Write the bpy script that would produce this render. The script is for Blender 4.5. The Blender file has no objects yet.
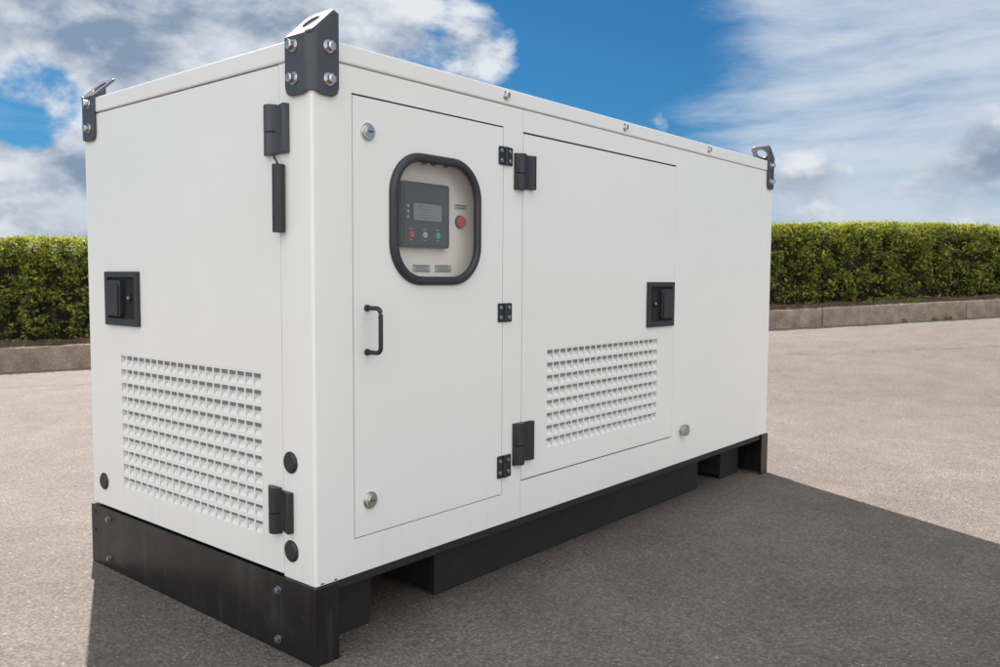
import bpy, bmesh, math, random
import numpy as np
from mathutils import Vector, Matrix, noise

random.seed(7)
rng = np.random.default_rng(11)
scene = bpy.context.scene
COL = scene.collection
PI = math.pi

# ------------------------------------------------------------------ helpers
def new_mat(name):
    m = bpy.data.materials.new(name)
    m.use_nodes = True
    nt = m.node_tree
    for n in list(nt.nodes):
        nt.nodes.remove(n)
    out = nt.nodes.new('ShaderNodeOutputMaterial')
    return m, nt, out

class NT:
    """tiny node-tree writer"""
    def __init__(self, nt): self.nt = nt
    def n(self, typ, **kw):
        nd = self.nt.nodes.new(typ)
        for k, v in kw.items(): setattr(nd, k, v)
        return nd
    def link(self, a, b): self.nt.links.new(a, b)
    def _set(self, sock, v):
        if isinstance(v, bpy.types.NodeSocket): self.link(v, sock)
        elif v is not None: sock.default_value = v
    def math(self, op, a, b=None, c=None, clamp=False):
        nd = self.n('ShaderNodeMath', operation=op); nd.use_clamp = clamp
        self._set(nd.inputs[0], a); self._set(nd.inputs[1], b)
        if c is not None: self._set(nd.inputs[2], c)
        return nd.outputs[0]
    def vmath(self, op, a, b=None):
        nd = self.n('ShaderNodeVectorMath', operation=op)
        self._set(nd.inputs[0], a)
        if b is not None:
            if op == 'SCALE': self._set(nd.inputs[3], b)
            else: self._set(nd.inputs[1], b)
        return nd.outputs['Value'] if op in ('DOT_PRODUCT', 'LENGTH') else nd.outputs[0]
    def noise(self, vec, scale, detail=2.0, rough=.5, dist=0.0, lac=2.0):
        nd = self.n('ShaderNodeTexNoise')
        if vec is not None: self.link(vec, nd.inputs['Vector'])
        nd.inputs['Scale'].default_value = scale; nd.inputs['Detail'].default_value = detail
        nd.inputs['Roughness'].default_value = rough; nd.inputs['Distortion'].default_value = dist
        nd.inputs['Lacunarity'].default_value = lac
        return nd.outputs['Fac']
    def voro(self, vec, scale, feature='F1'):
        nd = self.n('ShaderNodeTexVoronoi', feature=feature)
        self.link(vec, nd.inputs['Vector']); nd.inputs['Scale'].default_value = scale
        return nd
    def ramp(self, fac, stops):
        nd = self.n('ShaderNodeValToRGB'); self._set(nd.inputs[0], fac)
        el = nd.color_ramp.elements
        while len(el) < len(stops): el.new(.5)
        for e, (p, c) in zip(el, stops):
            e.position = p; e.color = (c, c, c, 1) if isinstance(c, (int, float)) else (*c, 1)
        return nd.outputs[0]
    def mix(self, fac, a, b, blend='MIX'):
        nd = self.n('ShaderNodeMix', data_type='RGBA', blend_type=blend)
        self._set(nd.inputs[0], fac)
        for s, v in ((nd.inputs[6], a), (nd.inputs[7], b)):
            if isinstance(v, (tuple, list)): s.default_value = (*v[:3], 1)
            else: self._set(s, v)
        return nd.outputs[2]
    def smooth(self, v, a, b, to0=0., to1=1.):
        nd = self.n('ShaderNodeMapRange', interpolation_type='SMOOTHSTEP')
        self._set(nd.inputs[0], v)
        for i, x in enumerate((a, b, to0, to1)): nd.inputs[1 + i].default_value = x
        return nd.outputs[0]
    def objco(self): return self.n('ShaderNodeTexCoord').outputs['Object']
    def pos(self): return self.n('ShaderNodeNewGeometry').outputs['Position']
    def bump(self, h, strength, dist):
        nd = self.n('ShaderNodeBump'); self.link(h, nd.inputs['Height'])
        nd.inputs['Strength'].default_value = strength; nd.inputs['Distance'].default_value = dist
        return nd.outputs[0]
    def bsdf(self, out, color, rough=.5, metal=0., normal=None, coat=0., spec=.5):
        b = self.n('ShaderNodeBsdfPrincipled')
        if isinstance(color, (tuple, list)): b.inputs['Base Color'].default_value = (*color[:3], 1)
        else: self.link(color, b.inputs['Base Color'])
        self._set(b.inputs['Roughness'], rough); self._set(b.inputs['Metallic'], metal)
        b.inputs['Coat Weight'].default_value = coat; b.inputs['Coat Roughness'].default_value = .15
        b.inputs['Specular IOR Level'].default_value = spec
        if normal is not None: self.link(normal, b.inputs['Normal'])
        self.link(b.outputs[0], out.inputs['Surface'])
        return b

def simple(name, color, rough=.5, metal=0., var=.12, nscale=14., bump=.0, bscale=300., coat=0., spec=.5):
    m, nt, out = new_mat(name); k = NT(nt); p = k.pos()
    f = k.noise(p, nscale, 5, .6)
    c = k.mix(f, tuple(x * (1 - var) for x in color), tuple(min(1, x * (1 + var)) for x in color))
    r = k.math('MULTIPLY_ADD', k.noise(p, nscale * 2.3, 3), .25, rough - .12, clamp=True)
    nrm = k.bump(k.noise(p, bscale, 2), bump, .002) if bump else None
    k.bsdf(out, c, r, metal, nrm, coat, spec)
    return m

# ------------------------------------------------------------------ materials
def mat_paint():
    m, nt, out = new_mat('white_powder_coat'); k = NT(nt); p = k.pos()
    big = k.noise(p, 1.7, 4, .55)
    fine = k.noise(p, 40., 4, .65)
    base = k.mix(big, (.785, .775, .745), (.83, .822, .795))
    # faint scuffs and dust that rise from the lower edge of the panels
    z = k.n('ShaderNodeSeparateXYZ'); k.link(p, z.inputs[0])
    low = k.smooth(z.outputs[2], .21, .46, 1., 0.)
    st = k.n('ShaderNodeMapping'); st.inputs['Scale'].default_value = (9, 9, 1.3); k.link(p, st.inputs[0])
    streak = k.smooth(k.noise(st.outputs[0], 3.0, 5, .6), .52, .78)
    dirt = k.math('MULTIPLY', k.math('MULTIPLY_ADD', streak, .7, .15), low)
    spots = k.smooth(k.noise(p, 95., 2, .5), .70, .80)
    dirt = k.math('ADD', k.math('MULTIPLY', dirt, .30), k.math('MULTIPLY', spots, .06), clamp=True)
    col = k.mix(dirt, base, (.50, .45, .38))
    r = k.math('MULTIPLY_ADD', fine, .14, .27)
    h = k.math('ADD', k.noise(p, 420., 2, .5), k.math('MULTIPLY', k.noise(p, 2.6, 2, .5), 12.))
    nrm = k.bump(h, .085, .006)
    k.bsdf(out, col, r, 0., nrm, .12)
    return m

def mat_base():
    """black gloss skid paint, rubbed thin and dusty in patches"""
    m, nt, out = new_mat('black_skid_paint'); k = NT(nt); p = k.pos()
    a = k.noise(p, 4.5, 7, .62); b = k.noise(p, 70., 4, .7)
    st = k.n('ShaderNodeMapping'); st.inputs['Scale'].default_value = (14, 14, 1.2); k.link(p, st.inputs[0])
    run = k.noise(st.outputs[0], 2.5, 5, .6)
    c = k.mix(k.smooth(a, .50, .74), (.0125, .0112, .0110), (.032, .030, .029))
    c = k.mix(k.math('MULTIPLY', k.smooth(run, .52, .75), .45), c, (.050, .045, .041))
    c = k.mix(k.math('MULTIPLY', k.smooth(b, .66, .74), .5), c, (.10, .092, .085))
    r = k.math('MULTIPLY_ADD', k.noise(p, 11., 5, .6), .40, .13)
    k.bsdf(out, c, r, 0., k.bump(k.noise(p, 5., 3), .12, .01))
    return m

def mat_asphalt():
    m, nt, out = new_mat('worn_asphalt'); k = NT(nt); p = k.pos()
    v1 = k.voro(p, 105.)
    v2 = k.voro(p, 230.)
    bigv = k.noise(p, .35, 5, .6)
    mid = k.noise(p, 3.1, 6, .65)
    fine = k.noise(p, 170., 3, .65)
    stone = k.ramp(v1.outputs['Color'], [(0, (.105, .095, .088)), (.40, (.165, .148, .132)), (.72, (.225, .198, .175)), (.92, (.33, .295, .26)), (1., (.46, .42, .38))])
    stone2 = k.ramp(v2.outputs['Color'], [(0, (.10, .09, .083)), (.5, (.175, .155, .138)), (1., (.30, .262, .228))])
    c = k.mix(.5, stone, stone2)
    # gaps of dark binder between the stones
    gap = k.smooth(v1.outputs['Distance'], .42, .80)
    c = k.mix(k.math('MULTIPLY', gap, .55), c, (.085, .076, .070))
    tint = k.mix(k.smooth(mid, .32, .72), (.86, .86, .875), (1.10, 1.07, 1.03))
    c = k.mix(1., c, tint, 'MULTIPLY')
    tint2 = k.mix(k.smooth(bigv, .35, .68), (.90, .875, .85), (1.08, 1.05, 1.03))
    c = k.mix(1., c, tint2, 'MULTIPLY')
    c = k.mix(1., c, (.975, .935, .935), 'MULTIPLY')
    spot = k.voro(p, 2.6)
    sp_ = k.math('MULTIPLY', k.smooth(k.math('ADD', spot.outputs['Distance'], k.math('MULTIPLY', fine, .05)), .05, .085, 1., 0.), k.smooth(k.noise(p, 1.3, 2), .55, .62))
    c = k.mix(k.math('MULTIPLY', sp_, .45), c, (.07, .062, .058))
    chips = k.smooth(k.noise(p, 62., 1, .4), .745, .775)
    c = k.mix(k.math('MULTIPLY', chips, .75), c, (.50, .46, .41))
    # an old repaired crack running roughly along the kerb
    geo = k.n('ShaderNodeSeparateXYZ'); k.link(p, geo.inputs[0])
    s = k.math('ADD', k.math('MULTIPLY', geo.outputs[0], .8261), k.math('MULTIPLY', geo.outputs[1], -.5635))
    n = k.math('ADD', k.math('MULTIPLY', geo.outputs[0], .5635), k.math('MULTIPLY', geo.outputs[1], .8261))
    cm = k.math('SUBTRACT', 8.189, n)
    wob = k.math('MULTIPLY', k.math('SUBTRACT', k.noise(p, 1.1, 6, .7), .5), .75)
    line = k.math('ADD', k.math('MULTIPLY_ADD', s, .108, 1.86), wob)
    dd = k.math('ABSOLUTE', k.math('SUBTRACT', cm, line))
    crack = k.math('MULTIPLY', k.smooth(dd, .012, .045, 1., 0.), k.smooth(k.noise(p, 2.3, 3), .36, .6))
    c = k.mix(k.math('MULTIPLY', crack, .6), c, (.055, .05, .046))
    h = k.math('ADD', k.math('MULTIPLY', v1.outputs['Distance'], -.9), k.math('ADD', k.math('MULTIPLY', fine, .8), k.math('MULTIPLY', mid, .5)))
    nrm = k.bump(h, .75, .006)
    k.bsdf(out, c, .82, 0., nrm, 0., .3)
    return m

def mat_kerb():
    m, nt, out = new_mat('weathered_concrete'); k = NT(nt); p = k.pos()
    a = k.noise(p, 5., 7, .65); b = k.noise(p, 60., 4, .7)
    c = k.ramp(a, [(.25, (.17, .122, .092)), (.5, (.285, .218, .170)), (.75, (.42, .34, .27))])
    c = k.mix(k.smooth(b, .45, .75), c, (.13, .11, .095))
    h = k.math('ADD', k.math('MULTIPLY', b, .7), a)
    k.bsdf(out, c, .9, 0., k.bump(h, .8, .02), 0., .2)
    return m

def mat_soil():
    m, nt, out = new_mat('dry_soil'); k = NT(nt); p = k.pos()
    a = k.noise(p, 9., 8, .7)
    c = k.ramp(a, [(.3, (.05, .035, .026)), (.55, (.12, .085, .06)), (.75, (.22, .16, .115))])
    k.bsdf(out, c, .95, 0., k.bump(a, 1., .05), 0., .1)
    return m

def mat_leaf(name):
    m, nt, out = new_mat(name); k = NT(nt)
    at = k.n('ShaderNodeAttribute', attribute_name='leaf_colour')
    d = k.n('ShaderNodeBsdfPrincipled'); k.link(at.outputs['Color'], d.inputs['Base Color'])
    d.inputs['Roughness'].default_value = .55; d.inputs['Specular IOR Level'].default_value = .22
    t = k.n('ShaderNodeBsdfTranslucent')
    k.link(k.mix(1., at.outputs['Color'], (1.5, 1.55, .55), 'MULTIPLY'), t.inputs[0])
    mx = k.n('ShaderNodeMixShader'); mx.inputs[0].default_value = .42
    k.link(d.outputs[0], mx.inputs[1]); k.link(t.outputs[0], mx.inputs[2]); k.link(mx.outputs[0], out.inputs[0])
    return m

def mat_glass():
    m, nt, out = new_mat('clear_acrylic'); k = NT(nt); p = k.pos()
    tr = k.n('ShaderNodeBsdfTransparent'); tr.inputs[0].default_value = (.985, .985, .985, 1)
    gl = k.n('ShaderNodeBsdfGlossy'); gl.inputs['Roughness'].default_value = .04
    df = k.n('ShaderNodeBsdfDiffuse'); df.inputs[0].default_value = (.6, .57, .53, 1)
    lw = k.n('ShaderNodeLayerWeight'); lw.inputs[0].default_value = .5
    fr = k.math('MULTIPLY_ADD', k.math('POWER', lw.outputs['Facing'], 5.), .6, .03)
    m1 = k.n('ShaderNodeMixShader'); k.link(fr, m1.inputs[0])
    k.link(tr.outputs[0], m1.inputs[1]); k.link(gl.outputs[0], m1.inputs[2])
    film = k.math('MULTIPLY_ADD', k.noise(p, 22., 5, .65), .05, .028)  # whitish diffuse layer mixed unevenly over the pane
    m2 = k.n('ShaderNodeMixShader'); k.link(film, m2.inputs[0])
    k.link(m1.outputs[0], m2.inputs[1]); k.link(df.outputs[0], m2.inputs[2])
    k.link(m2.outputs[0], out.inputs[0])
    return m

M = {}
M['paint'] = mat_paint()
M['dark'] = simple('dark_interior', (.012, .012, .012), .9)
M['vent_shade'] = simple('vent_shade_grey', (.46, .445, .42), .95, var=.2, nscale=60)  # grey stands in for shade deep in the vent troughs
M['black'] = simple('black_plastic', (.021, .021, .024), .42, bump=.12, bscale=500, var=.25)
M['grey'] = simple('slate_painted_steel', (.060, .062, .077), .50, bump=.05, bscale=350, var=.10)
M['base'] = mat_base()
M['rail'] = simple('dusty_skid_steel', (.0155, .0140, .0138), .62, bump=.2, bscale=40, var=.4, nscale=9)
M['chrome'] = simple('zinc_plated_steel', (.66, .64, .60), .26, 1., var=.1, nscale=60)
M['brass'] = simple('yellowed_zinc', (.50, .47, .41), .36, 1., var=.15, nscale=60)
M['blued'] = simple('blue_passivated_zinc', (.26, .32, .36), .38, .9, var=.2, nscale=80)
M['rubber'] = simple('rubber', (.030, .030, .036), .46, bump=.1, bscale=250, var=.2)
M['plate'] = simple('control_plate', (.86, .79, .71), .5, var=.05)
M['ctrl'] = simple('controller_casing', (.035, .033, .034), .5, var=.1)
M['ctrl_face'] = simple('controller_face', (.050, .047, .047), .5, var=.06)
M['lcd'] = simple('lcd_glass', (.21, .23, .21), .3, var=.06)
M['lcd_ink'] = simple('lcd_segments', (.125, .14, .13), .3, var=.1)
M['red'] = simple('red_button', (.55, .045, .05), .4, var=.1)
M['green'] = simple('green_button', (.02, .40, .13), .4, var=.1)
M['silver'] = simple('grey_button', (.42, .42, .43), .4, var=.1)
M['label'] = simple('aluminium_label', (.42, .41, .40), .4, var=.08)
M['ink'] = simple('printed_ink', (.08, .08, .085), .6, var=.1)
M['glass'] = mat_glass()
M['asphalt'] = mat_asphalt()
M['kerb'] = mat_kerb()
M['soil'] = mat_soil()
M['leaf'] = mat_leaf('hedge_leaf')
M['twig'] = simple('hedge_twigs', (.040, .030, .020), .9, var=.5, nscale=25, bump=.8, bscale=40)

# ------------------------------------------------------------------ mesh helpers
def obj(name, bm, mats, parent=None, bevel=0., seg=2, smooth=None, origin=None):
    bmesh.ops.recalc_face_normals(bm, faces=bm.faces[:])
    if not isinstance(mats, (list, tuple)): mats = [mats]
    vs = [v.co for v in bm.verts]
    lo = Vector((min(v.x for v in vs), min(v.y for v in vs), min(v.z for v in vs)))
    hi = Vector((max(v.x for v in vs), max(v.y for v in vs), max(v.z for v in vs)))
    o_ = Vector(origin) if origin is not None else (lo + hi) / 2
    bmesh.ops.translate(bm, verts=bm.verts[:], vec=-o_)
    me = bpy.data.meshes.new(name); bm.to_mesh(me); bm.free()
    for m in mats: me.materials.append(m)
    if smooth is not None:
        me.shade_smooth(); me.set_sharp_from_angle(angle=math.radians(smooth))
    o = bpy.data.objects.new(name, me); COL.objects.link(o)
    place(o, o_, parent)
    if bevel:
        md = o.modifiers.new('bevel', 'BEVEL'); md.width = bevel; md.segments = seg
        md.limit_method = 'ANGLE'; md.angle_limit = math.radians(40)
    return o

WORLD = {}
def place(o, wloc, parent=None):
    WORLD[o] = Vector(wloc)
    o.location = Vector(wloc)
    if parent is not None:
        o.parent = parent; o.location = Vector(wloc) - WORLD[parent]

def dup(o, wloc, parent):
    c = o.copy(); COL.objects.link(c); place(c, wloc, parent); return c

def bx(bm, lo, hi, mi=0):
    lo = Vector(lo); hi = Vector(hi)
    r = bmesh.ops.create_cube(bm, size=1., matrix=Matrix.Translation((lo + hi) / 2) @ Matrix.Diagonal((*(hi - lo), 1)))
    for f in {f for v in r['verts'] for f in v.link_faces}: f.material_index = mi
    return r['verts']

def cyl(bm, a, b, r, seg=24, r2=None, mi=0):
    a = Vector(a); b = Vector(b); d = b - a
    q = d.to_track_quat('Z', 'Y').to_matrix().to_4x4()
    rr = bmesh.ops.create_cone(bm, cap_ends=True, segments=seg, radius1=r, radius2=r if r2 is None else r2, depth=d.length,
                               matrix=Matrix.Translation((a + b) / 2) @ q)
    for f in {f for v in rr['verts'] for f in v.link_faces}: f.material_index = mi
    return rr['verts']

def prism(bm, pts, fn, d0, d1, mi=0):
    """outline pts (u,v) mapped by fn(u,v,depth) between depths"""
    a = [bm.verts.new(fn(u, v, d0)) for u, v in pts]
    b = [bm.verts.new(fn(u, v, d1)) for u, v in pts]
    fs = [bm.faces.new(a), bm.faces.new(b[::-1])]
    n = len(pts)
    for i in range(n): fs.append(bm.faces.new((a[i], a[(i + 1) % n], b[(i + 1) % n], b[i])))
    for f in fs: f.material_index = mi

def grid_panel(bm, us, vs, solid, fn, d0, d1, mi=0):
    """sheet made of cells; solid(i,j) says which cells exist; holes become real openings"""
    V = {}
    def vert(i, j, k):
        key = (i, j, k)
        if key not in V: V[key] = bm.verts.new(fn(us[i], vs[j], d0 if k == 0 else d1))
        return V[key]
    nu, nv = len(us) - 1, len(vs) - 1
    S = [[bool(solid(i, j)) for j in range(nv)] for i in range(nu)]
    for i in range(nu):
        for j in range(nv):
            if not S[i][j]: continue
            for k in (0, 1):
                bm.faces.new([vert(i, j, k), vert(i + 1, j, k), vert(i + 1, j + 1, k), vert(i, j + 1, k)]).material_index = mi
            for di, dj, e in ((-1, 0, ((i, j), (i, j + 1))), (1, 0, ((i + 1, j), (i + 1, j + 1))), (0, -1, ((i, j), (i + 1, j))), (0, 1, ((i, j + 1), (i + 1, j + 1)))):
                a, b = i + di, j + dj
                if 0 <= a < nu and 0 <= b < nv and S[a][b]: continue
                (p, q), (r, s) = e
                bm.faces.new([vert(p, q, 0), vert(r, s, 0), vert(r, s, 1), vert(p, q, 1)]).material_index = mi

def rrect(cx, cy, w, h, r, n=8):
    pts = []
    for sx, sy, a0 in ((1, 1, 0), (-1, 1, 90), (-1, -1, 180), (1, -1, 270)):
        for i in range(n + 1):
            a = math.radians(a0 + 90 * i / n)
            pts.append((cx + sx * (w / 2 - r) + r * math.cos(a), cy + sy * (h / 2 - r) + r * math.sin(a)))
    return pts

def tube(bm, pts, r, seg=10, mi=0):
    pts = [Vector(p) for p in pts]; rings = []
    up = Vector((0, 0, 1))
    for i, p in enumerate(pts):
        t = (pts[min(i + 1, len(pts) - 1)] - pts[max(i - 1, 0)]).normalized()
        a = t.cross(up)
        if a.length < .05: a = t.cross(Vector((.3, 1, 0)))
        a.normalize(); b = t.cross(a)
        rings.append([bm.verts.new(p + r * (math.cos(2 * PI * k / seg) * a + math.sin(2 * PI * k / seg) * b)) for k in range(seg)])
    for i in range(len(rings) - 1):
        for k in range(seg):
            bm.faces.new((rings[i][k], rings[i][(k + 1) % seg], rings[i + 1][(k + 1) % seg], rings[i + 1][k])).material_index = mi
    bm.faces.new(rings[0]); bm.faces.new(rings[-1][::-1])

# right-hand long face is the plane y=0 (u = x), left end face is the plane x=0 (u = y); depth d points OUT of the box
RF = lambda u, v, d: (u, -d, v)
LF = lambda u, v, d: (-d, u, v)
L, W, H, ZB, ZL = 2.978, 1.286, 1.65, .2144, 1.598

# ------------------------------------------------------------------ generator
gen = bpy.data.objects.new('generator', None); COL.objects.link(gen)
place(gen, (L / 2, W / 2, 0))
gen['label'] = 'large white enclosed power generator on a black steel skid, standing on the asphalt'
gen['category'] = 'generator'

T = .006           # sheet thickness
# body: sheet bent round the near corner + long side with openings + plain far sides + dark core
D1 = (.1318, .7665, .3135, 1.5263)       # control door opening
D2 = (.8690, 1.9300, .3409, 1.5229)      # big door opening
bm = bmesh.new()
R = .0085
prof = [(.1370, 0)]                        # plan outline of the corner sheet, outer then inner
corner = [(0., .1370)]
for i in range(7):
    a = PI + PI / 2 * i / 6
    corner.append((R + R * math.cos(a), R + R * math.sin(a)))
corner.append((D1[0] - .004, 0.))
outer = corner
inner = [(T, .1370)] + [(R + (R - T) * math.cos(PI + PI / 2 * i / 6), R + (R - T) * math.sin(PI + PI / 2 * i / 6)) for i in range(7)] + [(D1[0] - .004, T)]
ov = [[bm.verts.new((x, y, z)) for x, y in outer] for z in (ZB, ZL - .003)]
iv = [[bm.verts.new((x, y, z)) for x, y in inner] for z in (ZB, ZL - .003)]
for i in range(len(outer) - 1):
    bm.faces.new((ov[0][i], ov[0][i + 1], ov[1][i + 1], ov[1][i]))
    bm.faces.new((iv[0][i], iv[1][i], iv[1][i + 1], iv[0][i + 1]))
    for z in (0, 1): bm.faces.new((ov[z][i], ov[z][i + 1], iv[z][i + 1], iv[z][i]))
bm.faces.new((ov[0][0], ov[1][0], iv[1][0], iv[0][0]))
# frame of the control door (continues the corner sheet in the same plane, shared edge butted)
us = [D1[0] - .004, D1[0], D1[1], .8655]; vs = [ZB, D1[2], D1[3], ZL - .003]
grid_panel(bm, us, vs, lambda i, j: not (i == 1 and j == 1), RF, -T, 0)
us = [.8672, D2[0], D2[1], 2.838]; vs = [ZB, D2[2], D2[3], ZL - .003]
grid_panel(bm, us, vs, lambda i, j: not (i == 1 and j == 1), RF, -T, 0)
bx(bm, (2.8386, 0, ZB), (L, T, ZL - .003))
# strip of end face past the left door, far end and back wall
bx(bm, (L - T, T + .001, ZB), (L, W, ZL - .003))
bx(bm, (T + .001, W - T - .0005, ZB), (L - T - .001, W, ZL - .003))
# inner dark walls close behind the gaps (a pocket is left behind the window)
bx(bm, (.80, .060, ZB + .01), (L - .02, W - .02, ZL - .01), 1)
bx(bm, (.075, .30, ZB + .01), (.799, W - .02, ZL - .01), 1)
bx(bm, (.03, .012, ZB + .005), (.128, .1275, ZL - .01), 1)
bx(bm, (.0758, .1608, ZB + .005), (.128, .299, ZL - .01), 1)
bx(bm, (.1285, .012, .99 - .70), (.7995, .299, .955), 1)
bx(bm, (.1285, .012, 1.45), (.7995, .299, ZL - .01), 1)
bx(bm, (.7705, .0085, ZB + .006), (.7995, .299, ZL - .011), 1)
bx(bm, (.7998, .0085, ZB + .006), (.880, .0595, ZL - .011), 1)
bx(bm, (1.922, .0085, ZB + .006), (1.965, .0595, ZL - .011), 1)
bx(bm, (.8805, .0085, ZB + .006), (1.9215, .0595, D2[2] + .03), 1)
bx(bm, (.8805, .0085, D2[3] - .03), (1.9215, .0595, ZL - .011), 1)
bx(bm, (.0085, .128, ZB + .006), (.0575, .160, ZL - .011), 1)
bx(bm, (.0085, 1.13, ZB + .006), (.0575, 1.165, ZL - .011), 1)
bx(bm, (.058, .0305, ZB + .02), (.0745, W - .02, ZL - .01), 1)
obj('body', bm, [M['paint'], M['dark']], gen, smooth=28)

# roof: shallow folded tray sitting 3 mm proud all round
bm = bmesh.new()
bx(bm, (-.003, -.003, ZL), (L + .003, W + .003, H))
roof = obj('roof', bm, M['paint'], gen, bevel=.006, seg=3)

def hexbolt(name, normal, r, mats, washer=1.45, hgt=.8):
    """hexagon head with a washer, axis along normal, centred on its seat"""
    bm = bmesh.new(); n = Vector(normal)
    cyl(bm, n * 0, n * r * .22, r * washer, 24)
    cyl(bm, n * r * .22, n * r * (.22 + hgt), r, 6)
    cyl(bm, n * r * (.22 + hgt), n * r * (.30 + hgt), r * .85, 16, r * .6)
    return bm

# roof bolts
b0 = obj('bolt', hexbolt('bolt', (0, -1, 0), .0115, None, 1.25, .9), M['chrome'], roof, bevel=.0008, origin=(0, 0, 0))
place(b0, (.7717, -.003, 1.625), roof)
for x in (1.4997, 2.224): dup(b0, (x, -.003, 1.625), roof)

# ---- louvred vent: grille of openings with a sloping trough behind every row
def vent(name, u0, u1, v0, v1, nc, nr, fn, parent, barw=.0055, open_h=.76, depth=.032, cut=.012):
    bm = bmesh.new()
    pu = (u1 - u0 + barw) / nc; pv = (v1 - v0) / (nr - 1 + open_h)
    us = []
    for c in range(nc): us += [u0 + c * pu, u0 + c * pu + pu - barw]
    vs = []
    for r in range(nr): vs += [v0 + r * pv, v0 + r * pv + pv * open_h]
    us = [u0 - .004] + us + [u1 + .004]; vs = [v0 - .004] + vs + [v1 + .004]
    # openings are the odd cells of both directions
    grid_panel(bm, us, vs, lambda i, j: not (i % 2 == 1 and j % 2 == 1), fn, -.002, 0)
    for r in range(nr):
        b = v0 + r * pv; t = b + pv * open_h
        A, B = u0 - .001, u1 + .001
        # trough cross-section: ramp from the sill inwards and up, then a lid back to the sheet
        sec = [(b - .001, -.002), (b + (t - b) * .26, -.006), (b + (t - b) * .56, -depth * .52), (t - cut, -depth)]
        a_ = [bm.verts.new(fn(A, v, d)) for v, d in sec]; b_ = [bm.verts.new(fn(B, v, d)) for v, d in sec]
        for i in range(len(sec) - 1): bm.faces.new((a_[i], b_[i], b_[i + 1], a_[i + 1]))
        bk = [bm.verts.new(fn(e, v, -depth - .0004)) for e, v in ((A, t - cut - .001), (B, t - cut - .001), (B, t + .002), (A, t + .002))]; bm.faces.new(bk).material_index = 1  # back wall, with the shade painted in as grey
        for e in (A, B):                     # end walls of the trough
            w_ = [bm.verts.new(fn(e, v, d)) for v, d in sec + [(t + .002, -depth), (t + .003, -.002)]]; bm.faces.new(w_)
        lidv = [bm.verts.new(fn(e, v, d)) for e, v, d in ((A, t + .002, -depth), (B, t + .002, -depth), (B, t + .003, -.002), (A, t + .003, -.002))]; bm.faces.new(lidv)
    me = obj(name, bm, [M['paint'], M['vent_shade']], parent)
    return (u0 - .004, u1 + .004, v0 - .004, v1 + .004)

def door(name, u0, u1, v0, v1, hole, fn, gap, t=T):
    g = gap
    us = [u0 + g, hole[0], hole[1], u1 - g]; vs = [v0 + g, hole[2], hole[3], v1 - g]
    bm = bmesh.new()
    grid_panel(bm, us, vs, lambda i, j: not (i == 1 and j == 1), fn, -t, 0)
    return bm

def latch(fn, u0, u1, v0, v1, hi_side, parent):
    """black recessed paddle latch; the paddle sits toward hi_side (+1: larger u)"""
    bm = bmesh.new(); w = u1 - u0; h = v1 - v0; f = .021
    grid_panel(bm, [u0, u0 + f, u1 - f, u1], [v0, v0 + f * 1.15, v1 - f * .9, v1], lambda i, j: not (i == 1 and j == 1), fn, .0005, .011)
    # shallow dish
    grid_panel(bm, [u0 + f - .003, u1 - f + .003], [v0 + f - .002, v1 - f + .004], lambda i, j: True, fn, .0008, .002, 1)
    # paddle
    a = u0 + f + .008 if hi_side < 0 else u0 + w * .44
    b = u0 + w * .56 if hi_side < 0 else u1 - f - .008
    c0, c1 = v0 + h * .18, v1 - h * .16
    prism(bm, rrect((a + b) / 2, (c0 + c1) / 2, b - a, c1 - c0, .010, 4), fn, .002, .019)
    prism(bm, rrect((a + b) / 2, (c0 + c1) / 2 - .006, (b - a) * .74, (c1 - c0) * .86, .008, 4), fn, .019, .023)
    # keyhole knob
    cx = u0 + w * .72 if hi_side < 0 else u0 + w * .27
    p0, p1 = fn(cx, v0 + h * .52, .002), fn(cx, v0 + h * .52, .010)
    cyl(bm, p0, p1, .011, 16)
    cyl(bm, p1, fn(cx, v0 + h * .52, .0125), .005, 12, mi=2)
    return obj('latch', bm, [M['black'], M['dark'], M['chrome']], parent, bevel=.0022, seg=2)

def big_hinge(fn, uc, v0, v1, parent, s=1, off=.012, mat='black', lift=0.):
    """two-leaf weld-on hinge, s=+1: the knuckle leaf lies on the larger u side of the seam"""
    bm = bmesh.new()
    def out(prof): return [(uc + s * a, d) for a, d in prof]
    # knuckle leaf
    k = [(.058, 0), (.058, .010), (.050, .0125), (.047, .0125)]
    for i in range(9):
        a = PI * (.12 + .80 * i / 8); k.append((.028 + .018 * math.cos(a), .0105 + .0145 * math.sin(a)))
    k += [(.009, .0095), (.006, .006), (.006, 0)]
    # flared leaf
    q = [(.0045, 0), (.0045, .009), (-.006, .0085), (-.018, .011), (-.030, .0155), (-.038, .0185), (-.043, .0175), (-.045, .012), (-.045, 0)]
    def ext(pr, a, b):
        pts = out(pr)
        va = [bm.verts.new(fn(u, a, d)) for u, d in pts]; vb = [bm.verts.new(fn(u, b, d)) for u, d in pts]
        bm.faces.new(va); bm.faces.new(vb[::-1])
        for i in range(len(pts)): bm.faces.new((va[i], va[(i + 1) % len(pts)], vb[(i + 1) % len(pts)], vb[i]))
    vm = v0 + (v1 - v0) * .46
    ext(k, v0 + off, vm - .001); ext(k, vm + .001, v1)
    ext(q, v0 + lift, v1 - off)
    return obj('hinge', bm, M[mat], parent, bevel=.0015, smooth=35)

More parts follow.
